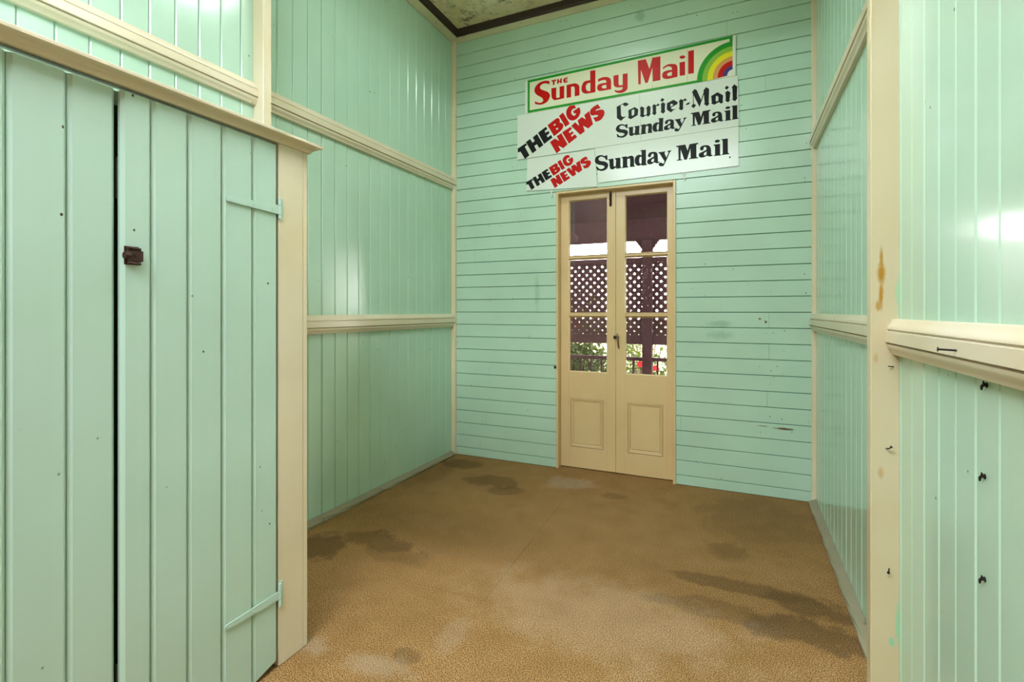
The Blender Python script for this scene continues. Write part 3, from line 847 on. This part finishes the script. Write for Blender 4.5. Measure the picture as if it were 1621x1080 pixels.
    'big3': ('8695,23982 9223,24232~ 9387,24237~ 9475,24131~ 9464,23980 9614,23906~ 9690,23777~ 9642,23624~ 9494,23492~ 9094,23285|9076,23943 9187,23978 9221,23900 9121,23855|9215,23685 9336,23719 9371,23647 9260,23598;9427,24352 9684,24493 10086,23793 9816,23660;10392,24784 10142,24783~ 9940,24633~ 9873,24420~ 9945,24146~ 10119,23973~ 10332,23919~ 10583,24011~ 10738,24236~ 10737,24445~ 10663,24574 10292,24421 10378,24274 10478,24298 10429,24189~ 10339,24176~ 10217,24282~ 10196,24432~ 10296,24556~ 10485,24564;8823,23011 9127,23148 9399,22973 9254,23253 9544,23368 9922,22676 9655,22510 9344,22701 9482,22436 9224,22300;9600,23412 10138,23604 10206,23471 10013,23355 10064,23254 10227,23343 10313,23223 10132,23120 10183,23045 10382,23144 10512,22957 9995,22694;10164,23641 10407,23797 10649,23548 10562,23871 10824,24000 11054,23816 10967,24075 11265,24236 11482,23472 11198,23291 10888,23505 10984,23184 10699,23049;11793,24494 11542,24415~ 11347,24282~ 11324,24095~ 11425,23956~ 11633,23940~ 11787,23886~ 11716,23821~ 11491,23821 11640,23560 11935,23601~ 12129,23797~ 12169,23995~ 12070,24142~ 11847,24175~ 11656,24161~ 11728,24232~ 11952,24247'),
    'sun4': ('13343,24373 13448,24383 13460,23997 13355,24017 13226,24207~ 12991,24322~ 12806,24261~ 12774,24121~ 12912,23996~ 13226,23918~ 13440,23783~ 13518,23593~ 13421,23355~ 13187,23228~ 12932,23231~ 12735,23328 12676,23257 12557,23613 12648,23613 12814,23427~ 13030,23370~ 13214,23456~ 13206,23554~ 13050,23650~ 12735,23746~ 12517,23928~ 12477,24128~ 12577,24348~ 12814,24442~ 13050,24423~ 13246,24332~;13526,24054 13924,24061 13936,23542~ 13982,23449~ 14089,23467 14116,23941 14059,23959 14020,24068 14441,24064 14448,23366 14517,23339 14517,23263 14143,23250 14128,23347 13866,23244~ 13693,23303~ 13627,23484~ 13596,23949 13526,23977;14536,24089 14914,24105 14940,24026 15195,24107~ 15382,24045~ 15456,23866~ 15464,23338 15538,23310 15538,23254 15139,23264 15158,23338 15165,23827~ 15083,23913~ 14951,23873 14963,23361 15038,23314 15038,23250 14562,23250 14562,23314 14623,23345 14623,23972 14547,24001;15930,24423 16322,24408 16333,23363 16406,23317 16406,23261 16011,23264 16004,23348 15790,23280~ 15586,23398~ 15501,23672~ 15568,23965~ 15790,24105~ 16004,24040 16004,24320 15937,24348|15974,23931~ 15882,23906~ 15834,23706~ 15864,23477~ 15937,23412~ 16004,23460 16011,23870;16468,23942~ 16559,24135~ 16812,24183~ 17064,24113~ 17164,23907~ 17189,23461~ 17243,23399~ 17321,23408 17278,23340~ 17100,23306~ 16920,23402 16740,23295~ 16522,23303~ 16420,23427~ 16450,23628~ 16667,23731~ 16884,23833 16884,23981~ 16812,24046~ 16704,23986~ 16685,23858~ 16559,23819~|16884,23685~ 16740,23610~ 16722,23483~ 16812,23434~ 16902,23497 16902,23664;17207,24094 17698,24102 17705,24028 17634,24012 17775,23645 17934,23990 17864,24029 17864,24109 18109,24131 18109,24047 18039,24020 17634,23149~ 17492,23048~ 17314,23077~ 17236,23197~ 17278,23303~ 17421,23322~ 17492,23258~ 17563,23231~ 17652,23367 17314,23980 17225,24029;18462,24390 19082,24406 19229,23953 19366,24395 19940,24412 19940,24315 19822,24296 19829,23407 19940,23386 19940,23314 19332,23327 19332,23392 19444,23403 19423,24071 19195,23326 19014,23313 18766,24087 18759,23399 18876,23366 18876,23312 18489,23317 18489,23379 18621,23388 18600,24291 18462,24303;20064,23930~ 20124,24118~ 20358,24175~ 20623,24128~ 20771,23924~ 20804,23495~ 20853,23417~ 20919,23437 20870,23362~ 20689,23340~ 20540,23423 20324,23344~ 20108,23343~ 19984,23477~ 20024,23650~ 20258,23744~ 20484,23856 20484,23980~ 20391,24064~ 20308,24004~ 20291,23882~ 20174,23837~|20484,23714~ 20341,23626~ 20324,23504~ 20407,23457~ 20490,23518 20497,23694;20952,24139 21375,24140 21375,23402 21434,23370 21434,23324 20984,23337 20984,23393 21050,23409 21043,24035 20958,24068;21363,24356~ 21349,24304~ 21294,24263~ 21213,24245~ 21127,24255~ 21060,24290~ 21030,24340~ 21044,24393~ 21099,24433~ 21180,24451~ 21266,24441~ 21333,24407~;21466,24444 21866,24446 21875,23442 21949,23422 21949,23345 21489,23342 21489,23405 21544,23426 21537,24346 21473,24362'),
}


def loop_points(txt):
    raw = []
    for tok in txt.split():
        sm = tok.endswith('~')
        x, z = tok.rstrip('~').split(',')
        raw.append((int(x) / 10000, int(z) / 10000, sm))
    n = len(raw)
    out = []
    for i in range(n):
        p0, p1, p2, p3 = raw[i - 1], raw[i], raw[(i + 1) % n], raw[(i + 2) % n]
        out.append((p1[0], p1[1]))
        if not (p1[2] or p2[2]):
            continue
        m1 = ((p2[0] - p0[0]) / 2, (p2[1] - p0[1]) / 2) if p1[2] else (p2[0] - p1[0], p2[1] - p1[1])
        m2 = ((p3[0] - p1[0]) / 2, (p3[1] - p1[1]) / 2) if p2[2] else (p2[0] - p1[0], p2[1] - p1[1])
        for t in (0.25, 0.5, 0.75):
            a, b, c, d = 2 * t**3 - 3 * t**2 + 1, t**3 - 2 * t**2 + t, -2 * t**3 + 3 * t**2, t**3 - t**2
            out.append((a * p1[0] + b * m1[0] + c * p2[0] + d * m2[0], a * p1[1] + b * m1[1] + c * p2[1] + d * m2[1]))
    return out


def flat(mb, loops, y):
    pts = [p for lp in loops for p in lp]
    tris = tessellate_polygon([[Vector((x, z, 0)) for x, z in lp] for lp in loops])
    mb.add([(x, y, z) for x, z in pts], [tuple(t) for t in tris])


def lettering(key, y, mat, parent, label):
    mb = MB()
    for g in LETTERS[key].split(';'):
        flat(mb, [loop_points(t) for t in g.split('|')], y)
    o = mb.build('lettering', mat, parent)
    o['label'] = label
    return o


def arc_band(r0, r1, y, mat, parent, name, cx=2.217, cz=2.880, x_max=2.217, z_min=2.8655):
    mb = MB()
    k = 20
    pts = []
    for i in range(k + 1):
        a = math.radians(90) + math.radians(95) * i / k
        for r in (r0, r1):
            z = max(z_min + 0.0003, cz + r * math.sin(a))
            pts.append((cx + r * math.cos(a), y, z))
    mb.add(pts, [(2 * i, 2 * i + 1, 2 * i + 3, 2 * i + 2) for i in range(k)])
    o = mb.build(name, mat, parent)
    return o


def board_poly(name, corners, y0, y1, mat, parent=None):
    return MB().prism(corners, y0, y1, lambda p, q, t: (p, t, q)).build(name, mat, parent)


# top sign: cream board, green line border, red words, rainbow corner
Y1 = -0.0125
s1 = tag(empty('sign', (1.45, Y1, 2.86)), 'topmost sign with red lettering, green border and a rainbow corner', 'sign', 'newspaper signs over the doors')
board_poly('sign_board', [(0.666, 2.8615), (2.236, 2.8675), (2.238, 3.147), (0.666, 3.130)], -0.004, Y1, M['signcream'], s1)
board_poly('edge_strip', [(0.667, 2.8625), (0.6885, 2.8625), (0.6885, 3.129), (0.667, 3.129)], Y1 + 0.0003, Y1 - 0.0002, M['signwhite'], s1)
board_poly('edge_strip', [(2.2185, 2.8685), (2.235, 2.8685), (2.237, 3.1455), (2.2185, 3.1455)], Y1 + 0.0003, Y1 - 0.0002, M['signwhite'], s1)
gb = MB()
yl = Y1 - 0.0004
flat(gb, [[(0.6895, 2.864), (0.708, 2.864), (0.708, 3.130), (0.6895, 3.1295)]], yl)
flat(gb, [[(0.708, 3.1105), (2.217, 3.129), (2.217, 3.1465), (0.708, 3.130)]], yl)
flat(gb, [[(0.708, 2.864), (2.02, 2.8670), (1.994, 2.8835), (0.708, 2.8835)]], yl)
flat(gb, [[(2.198, 3.09), (2.217, 3.09), (2.217, 3.129), (2.198, 3.129)]], yl - 0.00005)
gb.build('green_border', M['green'], s1)
for nm, r0, r1, mt in (('green_band', 0.2300, 0.1950, 'green'), ('light_green_band', 0.1950, 0.1605, 'leafgreen'), ('yellow_band', 0.1605, 0.1255, 'yellow'),
                       ('orange_band', 0.1255, 0.0945, 'orange'), ('red_band', 0.0945, 0.0605, 'rainbow_red'), ('blue_band', 0.0605, 0.0335, 'blue'), ('white_centre', 0.0335, 0.0, 'signwhite')):
    arc_band(r0, r1, yl - 0.0001, M[mt], s1, nm)
lettering('red1', yl, M['red'], s1, 'red painted lettering')
sm = MB()
flat(sm, [[(1.6795, 2.868), (1.6805, 2.868), (1.6805, 3.118), (1.6795, 3.118)]], Y1 - 0.0003)
sm.build('board_joint', M['backing'], s1)
sm = MB()
flat(sm, [[(1.9215, 2.884), (1.9225, 2.884), (1.9225, 3.124), (1.9215, 3.124)]], Y1 - 0.0003)
sm.build('board_joint', M['backing'], s1)

# middle sign
Y2 = -0.0095
s2 = tag(empty('sign', (1.43, Y2, 2.5)), 'widest white sign in the middle of the stack, with blackletter words', 'sign', 'newspaper signs over the doors')
board_poly('sign_board', [(0.596, 2.496), (2.252, 2.519), (2.257, 2.530), (2.2505, 2.8668), (0.596, 2.8605)], -0.003, Y2, M['signwhite'], s2)
lettering('the2', Y2 - 0.0004, M['black_ink'], s2, 'black slanted lettering')
lettering('big2', Y2 - 0.0004, M['red'], s2, 'red slanted lettering')
lettering('cour', Y2 - 0.0004, M['black_ink'], s2, 'black gothic lettering')
lettering('sun2', Y2 - 0.0004, M['black_ink'], s2, 'black slab lettering')
sm = MB()
flat(sm, [[(1.5965, 2.512), (1.5975, 2.512), (1.5925, 2.73), (1.586, 2.862), (1.5848, 2.862), (1.5915, 2.73)]], Y2 - 0.0003)
sm.build('board_joint', M['backing'], s2)

# lower two signs
Y3 = -0.008
s3 = tag(empty('sign', (0.97, Y3, 2.22)), 'smallest white sign at lower left with slanted red and black words', 'sign', 'newspaper signs over the doors')
MB().prism([(0.677, 2.232), (1.2665, 2.2065), (1.2445, 2.4955), (0.684, 2.4935)], -0.002, Y3, lambda p, q, t: (p, t, q)).build('sign_board', M['signwhite'], s3)
lettering('the3', Y3 - 0.0004, M['black_ink'], s3, 'black slanted lettering')
lettering('big3', Y3 - 0.0004, M['red'], s3, 'red slanted lettering')
s4 = tag(empty('sign', (1.76, Y3, 2.24)), 'lowest white sign at right with two black slab words', 'sign', 'newspaper signs over the doors')
board_poly('sign_board', [(1.2775, 2.2345), (2.255, 2.2475), (2.2555, 2.5175), (1.2475, 2.5035)], -0.002, Y3, M['signwhite'], s4)
lettering('sun4', Y3 - 0.0004, M['black_ink'], s4, 'black slab lettering')
pt = MB()
flat(pt, [[(2.2 + 0.006 * math.cos(a * math.pi / 4), 2.312 + 0.006 * math.sin(a * math.pi / 4)) for a in range(8)]], Y3 - 0.0004)
pt.build('full_stop_dot', M['black_ink'], s4)

for (x, z, lab) in ((0.886, 2.215, 'white bent clip hanging under the lower left sign'), (1.891, 2.243, 'white bent clip hanging under the lower right sign')):
    mb = MB()
    mb.prism([(0, 0), (0.016, 0), (0.02, -0.012), (0.013, -0.016), (0.018, -0.052), (0.008, -0.058), (0.003, -0.02), (-0.006, -0.012)], -0.0005, -0.005,
             lambda p, q, t: (x + p, t - 0.006 * (-q) / 0.05, z + q))
    mb.tube([(x + 0.012, -0.0105, z - 0.045), (x + 0.012, -0.016, z - 0.045)], 0.005)
    tag(mb.build('sign_clip', M['whitemetal']), lab, 'clip', 'sign clips')

# ================================================================== NAILS AND HOOKS ON THE RIGHT WALL
def nail(x, y, z, d, L, r, lab, mat='black', head=True, bend=None):
    mb = MB()
    d = Vector(d).normalized()
    a = Vector((x, y, z))
    pts = [a - d * 0.004, a + d * L * 0.6, a + d * L]
    if bend:
        pts.append(a + d * L + Vector(bend))
    mb.tube(pts, r, 8)
    if head:
        e = pts[-1]
        q = (pts[-1] - pts[-2]).normalized()
        mb.tube([e, e + q * 0.0015], r * 2.3, 8)
    tag(mb.build('nail', M[mat]), lab, 'nail', 'nails in the right wall')


nail(XR - 0.0365, -2.405, 1.166, (-1, 0.10, 0.05), 0.030, 0.0022, 'long bent nail in the near waist rail of the right wall')
nail(2.6765, RPN, 0.816, (0.15, -1, 0.25), 0.022, 0.0018, 'bent nail half way up the right post', bend=(0.004, -0.004, 0.006))
nail(2.684, RPN, 0.438, (-0.3, -1, -0.15), 0.024, 0.0018, 'slanting nail low on the right post')
nail(2.695, RPN, 1.075, (-0.9, -1, 0.12), 0.026, 0.0016, 'thin nail on the right post just under the near waist rail', head=False)
nail(2.675, -1.815 + 0.026, 2.285, (-1, 0.0, 0.0), 0.018, 0.0018, 'short nail where the picture rail meets the right post')
for (y, z, lab) in ((-2.444, 1.100, 'black iron peg under the near waist rail of the right wall'),
                    (-2.436, 0.912, 'upper black iron hook on the nearest right wall boards'),
                    (-2.436, 0.702, 'lower black iron hook on the nearest right wall boards')):
    mb = MB()
    mb.tube([(XR + 0.004, y, z), (XR - 0.006, y, z), (XR - 0.008, y + 0.002, z - 0.004), (XR - 0.008, y + 0.003, z - 0.011)], [0.0035, 0.0034, 0.0028, 0.0015], 8)
    mb.tube([(XR - 0.0005, y, z), (XR - 0.002, y, z)], 0.0055, 8)
    mb.tube([(XR - 0.005, y, z), (XR - 0.007, y - 0.003, z + 0.008)], [0.0028, 0.0012], 6)
    tag(mb.build('hook', M['black'], smooth=True), lab, 'hook', 'hooks on the right wall')

# ================================================================== VERANDA AND GARDEN BEYOND THE DOORS
struct(MB().box(-4, 6, 0.121, 2.32, -0.09, -0.02).build('veranda_floor', M['veranda_dark']), 'dark timber veranda floor outside the doors', 'floor')
vr = struct(MB().prism([(0.125, 3.05), (2.75, 2.28), (2.75, 2.36), (0.125, 3.13)], -4, 6, lambda p, q, t: (t, p, q)).build('veranda_roof', M['veranda_dark']),
            'dark brown underside of the veranda roof seen through the top panes', 'roof')
MB().box(-4, 6, 2.20, 2.30, 2.085, 2.335).build('eaves_beam', M['veranda_dark'], vr)
YV = 2.2
for px_, lab in ((1.287, 'square dark veranda post with curved brackets behind the right door leaf'),):
    po = tag(empty('veranda_post', (px_, YV, -0.02)), lab, 'post')
    MB().box(px_ - 0.055, px_ + 0.055, YV - 0.055, YV + 0.055, -0.02, 2.085, 0.006).build('shaft', M['veranda_dark'], po)
    MB().box(px_ - 0.068, px_ + 0.068, YV - 0.068, YV + 0.068, 1.93, 1.955, 0.004).build('collar', M['veranda_dark'], po)
    for s_ in (-1, 1):
        br_ = [(0.055, 2.085), (0.135, 2.085), (0.135, 2.06), (0.118, 2.055), (0.112, 2.03), (0.092, 2.02), (0.085, 1.995), (0.068, 1.985), (0.064, 1.962), (0.055, 1.955)]
        MB().prism(br_, YV - 0.014, YV + 0.014, lambda p, q, t: (px_ + s_ * p, t, q)).build('bracket', M['veranda_dark'], po)


def clip_slat(x_at_bottom, slope, x0, x1, z0, z1, w):
    """corners of a 45 degree slat clipped to the panel"""
    hw = w / 2 * math.sqrt(2)
    poly = [(x_at_bottom - hw, z0), (x_at_bottom + hw, z0), (x_at_bottom + hw + slope * (z1 - z0), z1), (x_at_bottom - hw + slope * (z1 - z0), z1)]
    for side, lim in (('lo', x0), ('hi', x1)):
        out = []
        for i in range(len(poly)):
            a, b = poly[i], poly[(i + 1) % len(poly)]
            ia = a[0] >= lim if side == 'lo' else a[0] <= lim
            ib = b[0] >= lim if side == 'lo' else b[0] <= lim
            if ia:
                out.append(a)
            if ia != ib:
                t = (lim - a[0]) / (b[0] - a[0])
                out.append((lim, a[1] + t * (b[1] - a[1])))
        poly = out
        if len(poly) < 3:
            return None
    return poly


def lattice(x0, x1, lab):
    t = tag(empty('lattice_screen', ((x0 + x1) / 2, YV, 0.8)), lab, 'lattice', 'veranda lattice screens')
    zb, zt = 0.965, 1.815
    MB().box(x0, x1, YV - 0.03, YV + 0.03, zt - 0.004, zt + 0.062).build('top_rail', M['lattice'], t)
    MB().box(x0, x1, YV - 0.03, YV + 0.03, zb - 0.105, zb + 0.004).build('bottom_rail', M['lattice'], t)
    step, w = 0.0965, 0.0475
    for slope, ya in ((1, YV - 0.008), (-1, YV + 0.0005)):
        n0 = -int((zt - zb) / step) - 2
        for k in range(n0, int((x1 - x0 + (zt - zb)) / step) + 2):
            xb = x0 + k * step
            poly = clip_slat(xb, slope, x0, x1, zb, zt, w)
            if poly and max(p[0] for p in poly) - min(p[0] for p in poly) > 0.02:
                MB().prism(poly, ya, ya + 0.0075, lambda p, q, s: (p, s, q)).build('slat', M['lattice'], t)
    return t


lattice(-0.60, 1.229, 'dark diagonal lattice screen filling the left door leaf panes')
lattice(1.345, 2.30, 'dark diagonal lattice screen right of the veranda post')


def balustrade(x0, x1, lab):
    t = tag(empty('balustrade', ((x0 + x1) / 2, YV, -0.02)), lab, 'balustrade', 'veranda balustrades')
    MB().box(x0, x1, YV - 0.025, YV + 0.025, 0.665, 0.705).build('middle_rail', M['veranda_dark'], t)
    MB().box(x0, x1, YV - 0.025, YV + 0.025, 0.06, 0.11).build('foot_rail', M['veranda_dark'], t)
    me = MB().box(-0.011, 0.011, -0.011, 0.011, 0.11, 0.665).mesh('baluster', M['veranda_dark'])
    x = x0 + 0.06
    while x < x1 - 0.03:
        link('baluster', me, t, (x, YV, 0))
        x += 0.128
    return t


balustrade(-0.60, 1.2325, 'dark balustrade with thin upright bars below the left lattice')
balustrade(1.3415, 2.30, 'dark balustrade with thin upright bars right of the veranda post')

struct(MB().box(-60, 60, 2.8, 90, -0.75, -0.6).build('garden_ground', M['ground']), 'pale garden ground beyond the veranda', 'ground')


def shrub(cx, cy, rx, ry, z0, z1, n, size, lab, flowers=(), seed=1, dens=1.0):
    r = random.Random(seed)
    t = tag(empty('flowering_shrub' if flowers else 'garden_shrub', (cx, cy, -0.6)), lab, 'shrub', 'garden shrubs beyond the veranda')
    mb = MB()
    for _ in range(n):
        while True:
            a = Vector((r.uniform(-1, 1), r.uniform(-1, 1), r.uniform(-1, 1)))
            if 0.2 < a.length < 1 and r.random() < (1.1 - 0.45 * (a.z + 1) / 2 * dens):
                break
        p = Vector((cx + a.x * rx, cy + a.y * ry, (z0 + z1) / 2 + a.z * (z1 - z0) / 2))
        L = size * r.uniform(0.6, 1.25)
        e = Matrix.Rotation(r.uniform(0, 6.28), 3, 'Z') @ Matrix.Rotation(r.uniform(-1.1, 1.1), 3, 'X') @ Matrix.Rotation(r.uniform(-0.9, 0.9), 3, 'Y')
        q = [e @ Vector(v) for v in ((0, 0, 0), (0.3 * L, 0.35 * L, 0.05 * L), (0, L, -0.1 * L), (-0.3 * L, 0.35 * L, 0.05 * L))]
        mb.add([p + v for v in q], [(0, 1, 2), (0, 2, 3)])
    o = mb.build('foliage', M['leaf'], t)
    o['kind'] = 'stuff'
    st = MB()
    for k in range(7):
        bx, by = cx + r.uniform(-0.15, 0.15), cy + r.uniform(-0.1, 0.1)
        st.tube([(bx, by, -0.6), (bx + r.uniform(-0.2, 0.2) * rx * 2, by, (z0 + z1) / 2), (bx + r.uniform(-0.5, 0.5) * rx * 1.6, by, z1 - 0.1)], [0.014, 0.009, 0.003], 6)
    st.build('stems', M['stem'], t)
    for fx, fy, fz in flowers:
        fm = MB()
        for i in range(6):
            a = i * math.pi / 3
            fm.sphere((fx + 0.022 * math.cos(a), fy, fz + 0.022 * math.sin(a)), 0.02, 0.012, 0.02, 8, 5)
        fm.sphere((fx, fy - 0.012, fz), 0.018, seg=8, rings=5)
        fm.build('flower', M['petal'], t, True)
    return t


shrub(0.10, 3.05, 0.60, 0.42, -0.55, 1.12, 5200, 0.085, 'dense dark leafy shrub filling the lower left door panes', [(0.257, 2.80, 1.055)], 11)
shrub(0.72, 3.95, 0.36, 0.30, -0.4, 0.90, 900, 0.08, 'leafy shrub standing further back behind the meeting stiles', (), 12)
shrub(1.14, 3.15, 0.42, 0.30, -0.45, 0.80, 1000, 0.08, 'light green shrub with two red flowers in the lower right panes', [(1.286, 2.85, 0.513), (1.085, 2.86, 0.553)], 13)
shrub(-0.25, 3.95, 0.55, 0.30, 0.75, 1.80, 520, 0.09, 'tall thin leafed shrub showing through the left lattice holes', (), 14, 2.0)
shrub(0.75, 4.7, 0.85, 0.35, 0.5, 1.50, 330, 0.085, 'thin leafy sprays behind the middle of the lattice', (), 15, 2.0)
